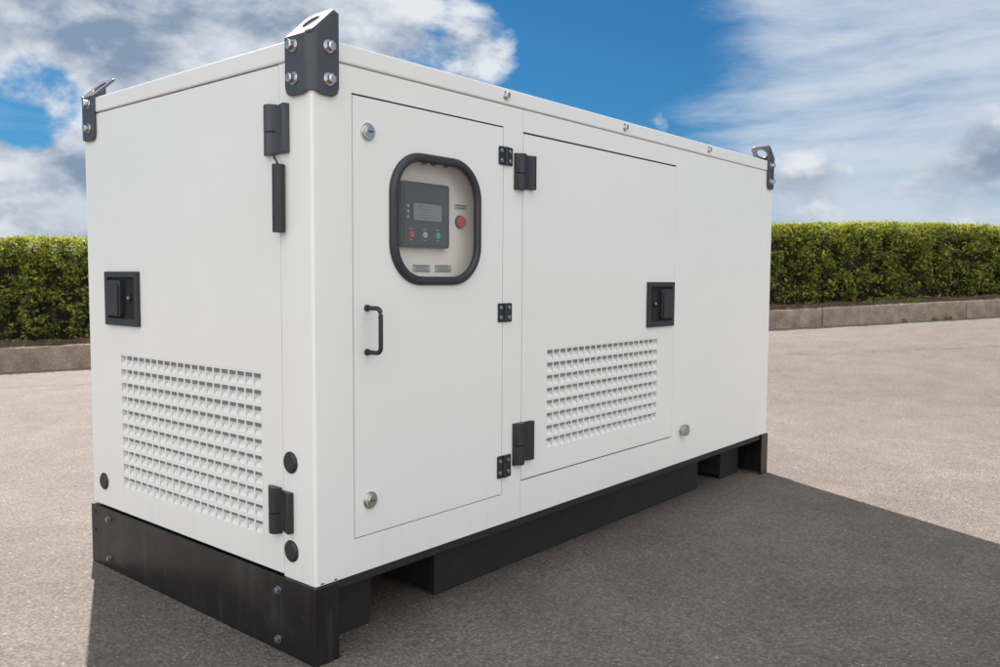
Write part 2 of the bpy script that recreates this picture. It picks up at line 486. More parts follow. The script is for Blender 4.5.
def small_hinge(fn, uc, v0, v1, w, parent):
    bm = bmesh.new()
    prism(bm, rrect(uc - w * .26, (v0 + v1) / 2, w * .46, v1 - v0, .004, 3), fn, .0005, .005)
    prism(bm, rrect(uc + w * .26, (v0 + v1) / 2, w * .46, v1 - v0, .004, 3), fn, .0005, .005)
    h = (v1 - v0)
    for a, b in ((0, .3), (.31, .69), (.70, 1)):
        cyl(bm, fn(uc, v0 + h * a, .006), fn(uc, v0 + h * b, .006), .0062, 14)
    for du in (-.30, .30):
        for dv in (.24, .76):
            c = (uc + w * du, v0 + h * dv)
            cyl(bm, fn(*c, .005), fn(*c, .0075), .0075, 14, .006, mi=1)
    return obj('hinge', bm, [M['black'], M['blued']], parent, bevel=.0006)

def lock(fn, u, v, parent, mat='chrome'):
    bm = bmesh.new()
    cyl(bm, fn(u, v, .0), fn(u, v, .004), .0245, 32)
    cyl(bm, fn(u, v, .004), fn(u, v, .012), .0200, 32, .0185)
    cyl(bm, fn(u, v, .012), fn(u, v, .0145), .0145, 32)
    prism(bm, [(u - .008, v - .003), (u + .008, v - .003), (u + .008, v + .003), (u - .008, v + .003)], fn, .0146, .0154, 1)
    return obj('lock', bm, [M[mat], M['ink']], parent, bevel=.0012, seg=2)

# ---- end door (left face)
dl = door('door', .1372, W + .0018, ZB + .0035, ZL - .002, (.2372 - .004, 1.0565 + .004, .3105 - .004, .7655 + .004), LF, .0022)
dl = obj('door', dl, M['paint'], gen, bevel=.0012)
vent('vent', .2372, 1.0565, .3105, .7655, 20, 10, LF, dl, cut=.018)
latch(LF, .912, 1.142, .868, 1.050, 1, dl)
big_hinge(LF, .1375, 1.357, 1.492, dl, 1, .003, 'grey', .004)
big_hinge(LF, .1375, .326, .460, dl, 1, .006, 'black', .016)
bm = bmesh.new()
cyl(bm, LF(.1255, 1.153, .014), LF(.1245, 1.332, .014), .0165, 20)
tube(bm, [LF(.1245, 1.330, .014), LF(.128, 1.342, .018), LF(.139, 1.350, .016), LF(.146, 1.362, .012)], .0032, 8)
obj('stay_rod', bm, M['black'], dl, bevel=.002, smooth=40)

# ---- control door
WIN = rrect(.4585, 1.2045, .348, .350, .108, 10)
bm = bmesh.new()
u0, u1, v0, v1 = D1[0] + .0028, D1[1] - .0028, D1[2] + .0028, D1[3] - .005
n = len(WIN)
rim = []
for (a, b) in WIN:                          # project the window outline outwards on to the door edge
    dx, dy = a - .4585, b - 1.2045
    t = min([(u1 - .4585) / dx if dx > 1e-9 else 9e9, (u0 - .4585) / dx if dx < -1e-9 else 9e9, (v1 - 1.2045) / dy if dy > 1e-9 else 9e9, (v0 - 1.2045) / dy if dy < -1e-9 else 9e9])
    rim.append([.4585 + dx * t, 1.2045 + dy * t])
for cx_, cy_ in ((u0, v0), (u0, v1), (u1, v0), (u1, v1)):      # snap the nearest ray on to each door corner
    i = min(range(n), key=lambda i: (rim[i][0] - cx_) ** 2 + (rim[i][1] - cy_) ** 2); rim[i] = [cx_, cy_]
for d in (0, -T):
    pass
vf = [[bm.verts.new(RF(a, b, d)) for a, b in WIN] for d in (0, -T)]
vr = [[bm.verts.new(RF(a, b, d)) for a, b in rim] for d in (0, -T)]
for i in range(n):
    j = (i + 1) % n
    for k_ in (0, 1): bm.faces.new((vf[k_][i], vf[k_][j], vr[k_][j], vr[k_][i]))
    bm.faces.new((vf[0][i], vf[0][j], vf[1][j], vf[1][i])); bm.faces.new((vr[0][i], vr[0][j], vr[1][j], vr[1][i]))
dc = obj('door', bm, M['paint'], gen)
# rubber gasket swept round the window
bm = bmesh.new()
path = rrect(.4560, 1.2045, .3565, .358, .110, 12)
secp = [(-.0130, 0.), (-.0130, .009), (-.0105, .0138), (-.005, .0163), (.002, .0163), (.008, .0138), (.0122, .008), (.0130, 0.)]
rings = []
for i, (a, b) in enumerate(path):
    p, q = Vector(path[i - 1]), Vector(path[(i + 1) % len(path)])
    t = (q - p).normalized(); nn = Vector((t.y, -t.x))
    rings.append([bm.verts.new(RF(a + nn.x * s_, b + nn.y * s_, d + .0004)) for s_, d in secp])
for i in range(len(rings)):
    r1, r2 = rings[i], rings[(i + 1) % len(rings)]
    for k_ in range(len(secp)): bm.faces.new((r1[k_], r1[(k_ + 1) % len(secp)], r2[(k_ + 1) % len(secp)], r2[k_]))
obj('window_gasket', bm, M['rubber'], dc, smooth=60)
bm = bmesh.new()
prism(bm, rrect(.4585, 1.2045, .346, .348, .107, 10), RF, -.0015, .0015)
obj('window_pane', bm, M['glass'], dc)
lock(RF, .1862, 1.4298, dc); lock(RF, .1885, .4126, dc)
for z0, z1 in ((1.402, 1.461), (.891, .953), (.371, .446)): small_hinge(RF, .7745, z0, z1, .070, dc)
bm = bmesh.new()
hx = .181; pts = [RF(hx, .951, .001)]
for i in range(7):
    a = PI / 2 * i / 6; pts.append(RF(hx, .951 - .016 * (1 - math.cos(a)), .041 + .016 * math.sin(a)))
for i in range(7):
    a = PI / 2 * i / 6; pts.append(RF(hx, .829 + .016 * (1 - math.sin(a)), .041 + .016 * math.cos(a)))
pts.append(RF(hx, .829, .001))
tube(bm, pts, .0064, 14)
for z in (.951, .829):
    cyl(bm, RF(hx, z, .0004), RF(hx, z, .010), .0100, 20, .0080)
obj('handle', bm, M['black'], dc, smooth=40)

# ---- control panel behind the window
cp = bpy.data.objects.new('control_panel', None); COL.objects.link(cp); place(cp, (.46, .055, 1.2), gen)
bm = bmesh.new()
bx(bm, (.13, .055, .957), (.7695, .060, 1.449))
obj('panel_plate', bm, M['plate'], cp)
bm = bmesh.new()
grid_panel(bm, [.129, .134, .7645, .769], [.9572, .962, 1.444, 1.4488], lambda i, j: not (i == 1 and j == 1), lambda u, v, d: (u, d, v), .0145, .0548)
obj('bounce_liner', bm, M['plate'], cp)  # pale liner added round the pocket to bounce light onto the plate
bm = bmesh.new()
prism(bm, rrect(.445, 1.221, .200, .193, .010, 4), lambda u, v, d: (u, .0545 - d, v), 0, .0215)
prism(bm, rrect(.445, 1.221, .182, .175, .008, 4), lambda u, v, d: (u, .0545 - d, v), .0216, .0235, 1)
# screen bezel, screen, keys
CF = lambda u, v, d: (u, .0310 - d, v)
prism(bm, rrect(.449, 1.230, .140, .066, .004, 3), CF, 0, .0012, 0)
prism(bm, rrect(.449, 1.230, .118, .050, .002, 3), CF, .0012, .0018, 2)
for i in range(5): prism(bm, rrect(.437 + .004 * (i % 2), 1.247 - i * .0085, .062 - .013 * (i % 3), .0022, .0005, 1), CF, .0018, .0020, 6)
for du, mi in ((.381, 3), (.437, 4), (.492, 5)):
    cyl(bm, CF(du, 1.163, 0), CF(du, 1.163, .003), .0095, 20, mi=mi)
    prism(bm, rrect(du, 1.179, .014, .0018, .0004, 1), CF, 0, .0004, 4)
    prism(bm, rrect(du, 1.147, .010, .0018, .0004, 1), CF, 0, .0004, 4)
for v in (1.246, 1.230, 1.214): cyl(bm, CF(.368, v, 0), CF(.368, v, .002), .004, 12, mi=4)
obj('controller', bm, [M['ctrl'], M['ctrl_face'], M['lcd'], M['red'], M['silver'], M['green'], M['lcd_ink']], cp)
PF = lambda u, v, d: (u, .0548 - d, v)
bm = bmesh.new()
cyl(bm, PF(.6135, 1.212, 0), PF(.6135, 1.212, .006), .0205, 24, mi=1)
cyl(bm, PF(.6135, 1.212, .006), PF(.6135, 1.212, .017), .0175, 24, .0165)
obj('stop_button', bm, [M['red'], M['ctrl']], cp, bevel=.001)
bm = bmesh.new()
prism(bm, rrect(.619, 1.259, .056, .016, .002, 2), PF, 0, .001, 0)
for i in range(2): prism(bm, rrect(.619, 1.2635 - .008 * i, .042 - .012 * i, .0025, .0004, 1), PF, .001, .0012, 1)
obj('nameplate', bm, [M['label'], M['ink']], cp)
for cx_, w_ in ((.446, .074), (.540, .074)):
    bm = bmesh.new()
    prism(bm, rrect(cx_, 1.063, w_, .024, .002, 2), PF, 0, .0008, 0)
    for i in range(3): prism(bm, rrect(cx_ + .003 * (i - 1), 1.0705 - .0072 * i, w_ - .016 - .010 * (i % 2), .0028, .0004, 1), PF, .0008, .001, 1)
    obj('sticker', bm, [M['label'], M['ink']], cp)
sc = None
for x in (.452, .492, .548):
    bm = bmesh.new(); cyl(bm, PF(x, 1.383, 0), PF(x, 1.383, .012), .009, 6)  # small dark hexagonal stubs near the top of the plate
    if sc is None: sc = obj('dark_stub', bm, M['ctrl'], cp, bevel=.001)
    else: bm.free(); dup(sc, PF(x, 1.383, .006), cp)

# ---- big service door
hole = (1.0130 - .004, 1.7930 + .004, .4335 - .004, .7825 + .004)
bm = bmesh.new()
us = [D2[0] + .0025, hole[0], hole[1], D2[1] - .0005]; vs = [D2[2] + .004, hole[2], hole[3], D2[3] - .006]
grid_panel(bm, us, vs, lambda i, j: not (i == 1 and j == 1), RF, -T, 0)
db = obj('door', bm, M['paint'], gen, bevel=.0012)
vent('vent', 1.0130, 1.7930, .4335, .7825, 20, 8, RF, db)
latch(RF, 1.695, 1.916, .834, 1.022, 1, db)
big_hinge(RF, .8775, 1.327, 1.447, db, -1, .001, 'black', .006)
big_hinge(RF, .8775, .402, .546, db, -1, .001, 'black', .008)

# ---- drain knob, blanking plugs
bm = bmesh.new()
cyl(bm, RF(2.022, .362, 0), RF(2.022, .362, .012), .019, 20)
cyl(bm, RF(2.022, .362, .012), RF(2.022, .362, .029), .0245, 24, mi=0)
for i in range(24):
    a = 2 * PI * i / 24
    bx(bm, (2.022 + .0245 * math.cos(a) - .0014, -.0275, .362 + .0245 * math.sin(a) - .0014), (2.022 + .0245 * math.cos(a) + .0014, -.014, .362 + .0245 * math.sin(a) + .0014))
obj('drain_knob', bm, M['brass'], gen, bevel=.0008)
def plug():
    bm = bmesh.new()
    cyl(bm, (0, 0, 0), (-.003, 0, 0), .0300, 28); cyl(bm, (-.003, 0, 0), (-.007, 0, 0), .0285, 28, .0235)
    return bm
pg = obj('plug', plug(), M['black'], gen, bevel=.0008, origin=(0, 0, 0))
place(pg, (-.0004, 1.2003, .307), gen)
for y, z in ((.1026, .5352), (.1028, .2915)): dup(pg, (-.0004, y, z), gen)

# ---- lifting brackets (mirrored per corner)
def bracket(sx, sy):
    cx, cy = (0 if sx > 0 else L), (0 if sy > 0 else W)
    E = .0035                                # clears the roof tray
    def P(x, y, z): return (cx + sx * x, cy + sy * y, z)
    tk = .0075
    bm = bmesh.new()
    # plan path: along the end face (x=0) to the corner, then along the side face (y=0)
    path = []
    for i in range(13): path.append((0., .096 - (.096 - .016) * i / 12, 'a'))
    for i in range(1, 7):
        a = PI + PI / 2 * i / 7; path.append((.016 + .016 * math.cos(a), .016 + .016 * math.sin(a), 'c'))
    for i in range(13): path.append((.016 + (.082 - .016) * i / 12, 0., 'b'))
    o_, i_ = [], []
    N = len(path)
    for i, (x, y, t) in enumerate(path):
        p, q = Vector(path[max(i - 1, 0)][:2]), Vector(path[min(i + 1, N - 1)][:2])
        tt = (q - p).normalized(); nn = Vector((-abs(tt.y), -abs(tt.x)))
        # bottom edge: rounded outer corners and a small rise at the fold
        if t == 'a': e = y; ww = .096
        elif t == 'b': e = x; ww = .082
        else: e = .006; ww = .09
        z0 = 1.503; r = .024; dfar = ww - e
        if t != 'c' and dfar < r: z0 += r - math.sqrt(max(0, r * r - (r - dfar) ** 2))
        if e < .030: z0 += .010 * (1 - e / .030) ** 1.2
        # top edge: level along the end face, climbing at 45 degrees along the side face
        z1 = 1.6525 if t == 'a' else 1.6525 + .9325 * (min(x, .068) + E + tk * .5)
        if t == 'b' and .082 - x < .006: z1 -= .004
        ox, oy = x + nn.x * (tk + E), y + nn.y * (tk + E); ix, iy = x + nn.x * E, y + nn.y * E
        o_.append((bm.verts.new(P(ox, oy, z0)), bm.verts.new(P(ox, oy, z1))))
        i_.append((bm.verts.new(P(ix, iy, z0)), bm.verts.new(P(ix, iy, z1))))
    for i in range(N - 1):
        bm.faces.new((o_[i][0], o_[i + 1][0], o_[i + 1][1], o_[i][1]))
        bm.faces.new((i_[i][0], i_[i][1], i_[i + 1][1], i_[i + 1][0]))
        bm.faces.new((o_[i][0], i_[i][0], i_[i + 1][0], o_[i + 1][0])); bm.faces.new((o_[i][1], o_[i + 1][1], i_[i + 1][1], i_[i][1]))
    for i in (0, N - 1): bm.faces.new((o_[i][0], o_[i][1], i_[i][1], i_[i][0]))
    # sloping lug with its lifting eye, folded inwards from the top of the end flange
    nl = 32; s0 = (-(E + tk), 1.654); lug = .112
    ca = math.cos(math.radians(43)); sa = math.sin(math.radians(43))
    def Q(v, y, d): return P(s0[0] + v * ca + d * sa, y, s0[1] + v * sa - d * ca)   # v up the slope, d into the plate
    outl = []
    y0, y1, r = -(E + tk) + .0008, .096, .026
    ring = []
    for a, b, rr, st in ((.020, y0, 0, None), (.006, y0 + .004, 0, None), (0, y0 + .013, 0, None), (0, y1, 0, None), (lug, y1, r, 0), (lug, y0, .010, 1)):
        if rr == 0: ring.append((a, b))
        elif st == 0:
            for i in range(7):
                t = PI / 2 * i / 6; ring.append((lug - rr + rr * math.sin(t), y1 - rr + rr * math.cos(t)))
        else:
            for i in range(5):
                t = PI / 2 * i / 4; ring.append((lug - rr + rr * math.cos(t), y0 + rr - rr * math.sin(t)))
    # resample the outline by angle round the eye so that the ring of faces is even
    ec = (.064, .046); er = .0265
    def edge_pt(ang):
        dx, dy = math.cos(ang), math.sin(ang); best = None
        for i in range(len(ring)):
            (ax, ay), (bx_, by_) = ring[i], ring[(i + 1) % len(ring)]
            ex, ey = bx_ - ax, by_ - ay; den = dx * ey - dy * ex
            if abs(den) < 1e-9: continue
            t = ((ax - ec[0]) * ey - (ay - ec[1]) * ex) / den; u = ((ax - ec[0]) * dy - (ay - ec[1]) * dx) / den
            if t > 0 and -1e-6 <= u <= 1 + 1e-6 and (best is None or t > best): best = t
        return (ec[0] + dx * best, ec[1] + dy * best)
    angs = sorted([2 * PI * i / 40 for i in range(40)] + [math.atan2(y - ec[1], x - ec[0]) % (2 * PI) for x, y in ring[:4]])
    rows = []
    for a in angs:
        e = edge_pt(a); h = (ec[0] + er * math.cos(a), ec[1] + er * math.sin(a))
        rows.append([bm.verts.new(Q(e[0], e[1], 0)), bm.verts.new(Q(h[0], h[1], 0)), bm.verts.new(Q(h[0], h[1], tk)), bm.verts.new(Q(e[0], e[1], tk))])
    for i in range(len(rows)):
        a, b = rows[i], rows[(i + 1) % len(rows)]
        for k_ in range(4): bm.faces.new((a[k_], a[(k_ + 1) % 4], b[(k_ + 1) % 4], b[k_]))
    br = obj('lifting_bracket', bm, M['grey'], gen, bevel=.0014, smooth=50)
    for dz in (1.629, 1.546):
        for nrm, pos in (((-sx, 0, 0), P(-(E + tk), .058, dz)), ((0, -sy, 0), P(.0475, -(E + tk), dz - .002))):
            key = nrm
            if key not in BOLT:
                BOLT[key] = obj('bolt', hexbolt('bolt', nrm, .0130, None, 1.3, 1.15), M['chrome'], br, bevel=.0008, origin=(0, 0, 0)); place(BOLT[key], pos, br)
            else: dup(BOLT[key], pos, br)
BOLT = {}
for s in ((1, 1), (1, -1), (-1, 1), (-1, -1)): bracket(*s)

# ---- skid base
skid = bpy.data.objects.new('skid_base', None); COL.objects.link(skid); place(skid, (L / 2, W / 2, 0), gen)
def end_channel(x0, sgn):
    """folded end plate with short returns round both corners"""
    bm = bmesh.new()
    o_ = -.008 if sgn > 0 else L + .008; i_ = o_ + sgn * .010
    a, b = sorted((o_, i_))
    bx(bm, (a, -.008, .0), (b, W + .008, .2130))
    for y in (-.008, W):
        c, d = sorted((i_ + sgn * .0003, i_ + sgn * .070))
        bx(bm, (c, y, .0), (d, y + .008, .2125))
    c, d = sorted((i_ + sgn * .0003, i_ + sgn * .050))
    bx(bm, (c, .0003, .1995), (d, W - .0003, .209))
    return obj('end_plate', bm, M['base'], skid, bevel=.0018, seg=2)
ep = end_channel(0, 1); ep2 = end_channel(L, -1)
b1 = obj('bolt', hexbolt('bolt', (-1, 0, 0), .0096, None, 1.3, .8), M['blued'], ep, bevel=.0006, origin=(0, 0, 0))
place(b1, (-.008, 1.160, .177), ep)
for y, z in ((1.160, .037), (.1555, .1725), (.1575, .0330)): dup(b1, (-.008, y, z), ep)
bm = bmesh.new()
cyl(bm, (-.0075, 1.260, .1875), (-.0086, 1.260, .1875), .0075, 16)
h0 = obj('bolt_hole', bm, M['dark'], ep)
for y, z in ((1.2625, .1205), (.0469, .1886), (.048, .1223)): dup(h0, (-.00805, y, z), ep)
bm = bmesh.new(); cyl(bm, (.030, -.0075, .189), (.030, -.0086, .189), .0075, 16)
h0 = obj('bolt_hole', bm, M['dark'], ep); dup(h0, (.0295, -.00805, .126), ep)
# long rails: top flange near the skin, webs set back, with fork pockets left open
for side in (0, 1):
    bm = bmesh.new()
    yy = lambda y: y if side == 0 else W - y
    def b_(x0, x1, y0, y1, z0, z1):
        c, d = sorted((yy(y0), yy(y1))); bx(bm, (x0, c, z0), (x1, d, z1))
    b_(.075, L - .075, .002, .110, .188, .2125)
    b_(.075, .281, .110, .122, .0, .1875)
    b_(.281, .287, .1105, .40, .03, .187)
    b_(.5585, 2.4105, .110, .122, .004, .1875)
    b_(.5585, .566, .1225, .40, .02, .187)
    b_(2.403, 2.4105, .1225, .40, .02, .187)
    b_(2.665, 2.88, .110, .122, .0, .1875)
    b_(2.665, 2.672, .1225, .40, .02, .187)
    obj('rail', bm, M['rail'], skid, bevel=.002)
bm = bmesh.new()
bx(bm, (.05, .405, .03), (L - .05, W - .405, .2))
bx(bm, (.02, .13, .2005), (L - .02, W - .13, .2135))
obj('floor_pan', bm, M['dark'], skid)
bm = bmesh.new()
x = .0660; prism(bm, [(x - .006, .2172), (x + .006, .2172), (x + .005, .2205), (x - .003, .2205)], RF, .0002, .0009)
ds = obj('drain_slot', bm, M['dark'], gen); dup(ds, (.0215, -.00055, .21885), gen)

# ------------------------------------------------------------------ ground, kerb, soil
U = np.array([.82610489, -.56351638]); NV = np.array([.56351638, .82610489]); K0 = 8.18885
def gz(x, y):
    s = U[0] * x + U[1] * y; m = K0 - (NV[0] * x + NV[1] * y)
    t = min(1., max(0., (5.8 - m) / 4.8)); w = t * t * (3 - 2 * t)
    return .0382 * (min(30., max(-12., s)) + 1.8) * w
def at(s, m, z=0.):
    x = U[0] * s + NV[0] * (K0 - m); y = U[1] * s + NV[1] * (K0 - m)
    return Vector((x, y, gz(x, y) + z))

def spaced(lo, hi, a, b, fine, coarse_n):
    core = list(np.arange(a, b + 1e-6, fine))
    left = [a - (a - lo) * (i / coarse_n) ** 2.2 for i in range(coarse_n, 0, -1)]
    right = [b + (hi - b) * (i / coarse_n) ** 2.2 for i in range(1, coarse_n + 1)]
    return left + core + right
bm = bmesh.new()
ss = spaced(-320, 320, -14, 32, .5, 14); ms = spaced(-320, 120, -3, 14, .3, 14)
gv = [[bm.verts.new(at(s, m)) for m in ms] for s in ss]
for i in range(len(ss) - 1):
    for j in range(len(ms) - 1): bm.faces.new((gv[i][j], gv[i + 1][j], gv[i + 1][j + 1], gv[i][j + 1]))
g = obj('ground', bm, M['asphalt'], smooth=60, origin=(0, 0, 0)); g['kind'] = 'structure'

bm = bmesh.new()
ss = list(np.arange(-9, 20.01, .12)); ms = [-.146, -.22, -.3, -.4, -.55, -.7, -.85, -1.0, -1.2, -1.5, -1.8, -2.1, -2.35, -2.5]
def soil_z(s, m):
    n_ = noise.fractal(Vector((s * 2.2, m * 3.1, 1.)), .7, 2., 5)
    e = 1. if m > -2.3 else max(0., (m + 2.5) / .2)
    return (.215 + .045 * n_ + .05 * min(1, max(0, (-m - .2) / .4))) * e - (0 if e > 0 else .03)
gv = [[bm.verts.new(at(s, m, soil_z(s, m))) for m in ms] for s in ss]
for i in range(len(ss) - 1):
    for j in range(len(ms) - 1): bm.faces.new((gv[i][j], gv[i + 1][j], gv[i + 1][j + 1], gv[i][j + 1]))
g = obj('soil', bm, M['soil'], smooth=60, origin=(0, 0, 0)); g['kind'] = 'structure'

# kerb stones, each a block of its own
joints = [-9.0, -6.7, -4.25, -1.72, .78, 2.95, 5.30, 7.668, 10.233, 12.75, 15.2, 17.6, 20.0]
KL = {2: 'worn concrete kerb stone below the hedge left of the generator, touching the photo\'s left edge',
      6: 'short visible end of a concrete kerb stone just right of the generator', 7: 'long concrete kerb stone lying between the two open joints, right of the generator',
      8: 'concrete kerb stone cut by the right edge of the photo, below the hedge'}
for i in range(1, len(joints) - 2):
    a, b = joints[i] + .009, joints[i + 1] - .009
    nx = max(8, int((b - a) / .06)); bm = bmesh.new()
    dz = .004 * random.uniform(-1, 1); dm = .005 * random.uniform(-1, 1)
    sec = []
    for k_ in range(5): sec.append((0., -.04 + (.285) * k_ / 4))
    for k_ in range(1, 4):
        t = PI / 2 * k_ / 3; sec.append((-.018 + .018 * math.cos(t), .247 + .018 * math.sin(t)))
    sec += [(-.08, .266), (-.135, .266), (-.145, .255), (-.145, -.04)]
    rows = []
    for k_ in range(nx + 1):
        s = a + (b - a) * k_ / nx; row = []
        endr = .012 if k_ in (0, nx) else 0.
        for (m, z) in sec:
            q = noise.fractal(Vector((s * 5, m * 9 + i, z * 9)), .8, 2., 4) * .008 if z > 0 else 0
            chip = max(0., noise.noise(Vector((s * 7.3, i * 3.1, 5.))) - .35) * .06 if .22 < z and m > -.05 else 0.
            row.append(bm.verts.new(at(s, m + dm + q - chip * .6 - (endr if m > -.05 else 0), z + dz + q * .4 - chip - (endr * .6 if z > .2 else 0))))
        rows.append(row)
    ns = len(sec)
    for k_ in range(nx):
        for j in range(ns): bm.faces.new((rows[k_][j], rows[k_][(j + 1) % ns], rows[k_ + 1][(j + 1) % ns], rows[k_ + 1][j]))
    bm.faces.new(rows[0]); bm.faces.new(rows[-1][::-1])
    o = obj('kerb_stone', bm, M['kerb'], smooth=40)
    o['label'] = KL.get(i, 'worn grey concrete kerb stone hidden behind the generator or outside the photo')
    o['category'] = 'kerb stone'; o['group'] = 'kerb stones along the hedge bed'

# ------------------------------------------------------------------ foliage
def leaf_mesh(name, C, Nrm, size, col, parent=None, mat='leaf', origin=(0, 0, 0)):
    """one bent pointed leaf (two triangles each side of the midrib) at every row of C"""
    n = len(C)
    Nrm = Nrm / np.linalg.norm(Nrm, axis=1, keepdims=True)
    rnd = rng.normal(size=(n, 3)); T1 = np.cross(Nrm, rnd); T1 /= np.linalg.norm(T1, axis=1, keepdims=True)
    T2 = np.cross(Nrm, T1)
    l = size[:, None]; w = l * rng.uniform(.40, .58, (n, 1)); fold = l * .13
    b = C - T1 * l * .5; t = C + T1 * l * .5 - Nrm * l * .08
    p = C + T2 * w * .5 + Nrm * fold; q = C - T2 * w * .5 + Nrm * fold
    V = np.stack([b, p, t, q], 1).reshape(-1, 3) - np.array(origin)
    idx = np.arange(n) * 4
    F = np.stack([np.stack([idx, idx + 2, idx + 1], 1), np.stack([idx, idx + 3, idx + 2], 1)], 1).reshape(-1, 3)
    me = bpy.data.meshes.new(name)
    me.vertices.add(len(V)); me.vertices.foreach_set('co', V.astype(np.float32).ravel())
    me.loops.add(F.size); me.loops.foreach_set('vertex_index', F.astype(np.int32).ravel())
    me.polygons.add(len(F)); me.polygons.foreach_set('loop_start', np.arange(0, F.size, 3, dtype=np.int32))
    me.update(calc_edges=True)
    at_ = me.color_attributes.new('leaf_colour', 'FLOAT_COLOR', 'CORNER')
    cc = np.concatenate([np.repeat(col, 6, 0), np.ones((n * 6, 1))], 1)
    at_.data.foreach_set('color', cc.astype(np.float32).ravel())
    me.materials.append(M[mat])
    o = bpy.data.objects.new(name, me); COL.objects.link(o); place(o, origin, parent)
    return o

hedge = bpy.data.objects.new('hedge', None); COL.objects.link(hedge)
hc = at(5.5, -1.7); place(hedge, hc)
hedge['label'] = 'long clipped green hedge with lime tips growing behind the kerb'; hedge['category'] = 'hedge'
HS0, HS1, HF, HB = -8.0, 18.0, -1.12, -2.15
def top_h(s): return 1.555 + .035 * math.sin(s * .7 + .6) + .045 * noise.noise(Vector((s * 1.9, 3., 0))) + .03 * noise.noise(Vector((s * 6.1, 13., 0))) + .02 - .018 * max(0, s - 6.5) ** 1.25
def front_m(s, z): return HF + .16 * noise.noise(Vector((s * 1.5, z * 1.9, 7.))) + .05 * noise.noise(Vector((s * 4., z * 4., 17.))) - .07 * max(0, .55 - z) - .03
Cs, Ns, Sz, Cl = [], [], [], []
def colour(topness):
    v = random.random()
    base = Vector((.044, .068, .015)).lerp(Vector((.38, .38, .066)), v ** 2.0)
    if random.random() < .07: base = Vector((.24, .23, .06))
    if random.random() < .02: base = Vector((.17, .10, .045))
    lime = Vector((.22, .25, .028)).lerp(Vector((.42, .40, .052)), random.random())
    return base.lerp(lime, topness)
def add_leaf(s, m, z, nrm_s, nrm_m, nrm_z, size, topness):
    p = at(s, m, 0.); p.z += z
    # normal given in (s, m, z) where +m points to the camera side
    nx = U[0] * nrm_s - NV[0] * nrm_m; ny = U[1] * nrm_s - NV[1] * nrm_m
    Cs.append(p); Ns.append((nx, ny, nrm_z)); Sz.append(size); Cl.append(colour(topness))
def dens(s): return 1. if (-4.2 < s < .2 or 5.6 < s < 13.2) else .34
def face(n, kind):
    k_ = 0
    while k_ < n:
        s = random.uniform(HS0, HS1)
        if random.random() > dens(s): k_ += 1; continue
        k_ += 1
        th = top_h(s)
        dep = random.random() ** 1.6 * .31
        big = noise.noise(Vector((s * 3.1, k_ % 1, 0)))
        if kind == 'front':
            z = .22 + (th - .22) * random.random()
            m0 = front_m(s, z)
            cl = noise.noise(Vector((s * 3.6, z * 3.8, 2.))) + .7 * noise.noise(Vector((s * 8.5, z * 8.5, 4.)))
            if cl < -.06 and random.random() < .84: continue
            if z < .75 and random.random() < .35 * (.75 - z) / .5: continue
            if z < .36 and random.random() < .55: continue
            m = m0 + .10 * cl - dep + .02
            top = max(0., 1 - (th - z) / .085) * random.uniform(.2, 1.) * (1 if dep < .12 else .4)
            if cl > .35 and random.random() < .30 and dep < .08: top = max(top, random.uniform(.2, .6))
            if z > 1.0 and random.random() < .12: top = max(top, .4 * random.random())
            add_leaf(s, m, z, random.gauss(0, .55), .75 + random.gauss(0, .4), .45 + random.gauss(0, .55), random.uniform(.038, .082), min(1, top))
        elif kind == 'back':
            z = .2 + (th - .2) * random.random()
            add_leaf(s, HB + dep, z, random.gauss(0, .6), -.9, .4 + random.gauss(0, .5), random.uniform(.04, .065), max(0., 1 - (th - z) / .13) * .8)
        else:
            m = random.uniform(HB, HF + .01)
            cl = noise.noise(Vector((s * 4.2, m * 4.2, 9.)))
            z = th + .030 * cl - dep * .8 + .012
            if random.random() < .05: z += random.uniform(.0, .075)
            add_leaf(s, m, z, random.gauss(0, .6), random.gauss(0, .6), 1., random.uniform(.028, .052), max(0., 1 - dep / .16) * random.uniform(.45, 1.))
face(135000, 'front'); face(26000, 'back'); face(78000, 'top')
for s_, sg in ((HS0, -1), (HS1, 1)):
    for i in range(2500):
        z = .2 + (top_h(s_) - .2) * random.random()
        add_leaf(s_ - sg * random.random() * .2, random.uniform(HB, HF), z, sg * 1., random.gauss(0, .5), .4, random.uniform(.035, .06), max(0., 1 - (top_h(s_) - z) / .13) * .8)
leaf_mesh('foliage', np.array([tuple(c) for c in Cs]), np.array(Ns), np.array(Sz), np.array([tuple(c) for c in Cl]), hedge, origin=tuple(hc))
# woody inside: a rough dark core of twigs plus stems that reach the soil
bm = bmesh.new()
ss = list(np.arange(HS0 + .12, HS1 - .11, .10))
ring = [(-.36, .16), (-.34, .5), (-.34, .85), (-.34, 1.2), (-.36, -1), (-.5, -1), (-.78, -1), (-.80, 1.2), (-.80, .8), (-.72, .16)]
rows = []
for s in ss:
    row = []
    for a, z in ring:
        zz = top_h(s) - .17 if z < 0 else z
        j = noise.fractal(Vector((s * 5, a * 6, zz * 5)), .8, 2., 4) * .07
        row.append(bm.verts.new(at(s, HF + a + j, 0) + Vector((0, 0, zz + (j * .5 if z < 0 else 0)))))
    rows.append(row)
for i in range(len(rows) - 1):
    for j in range(len(ring)): bm.faces.new((rows[i][j], rows[i][(j + 1) % len(ring)], rows[i + 1][(j + 1) % len(ring)], rows[i + 1][j]))
bm.faces.new(rows[0]); bm.faces.new(rows[-1][::-1])
s = HS0 + .2
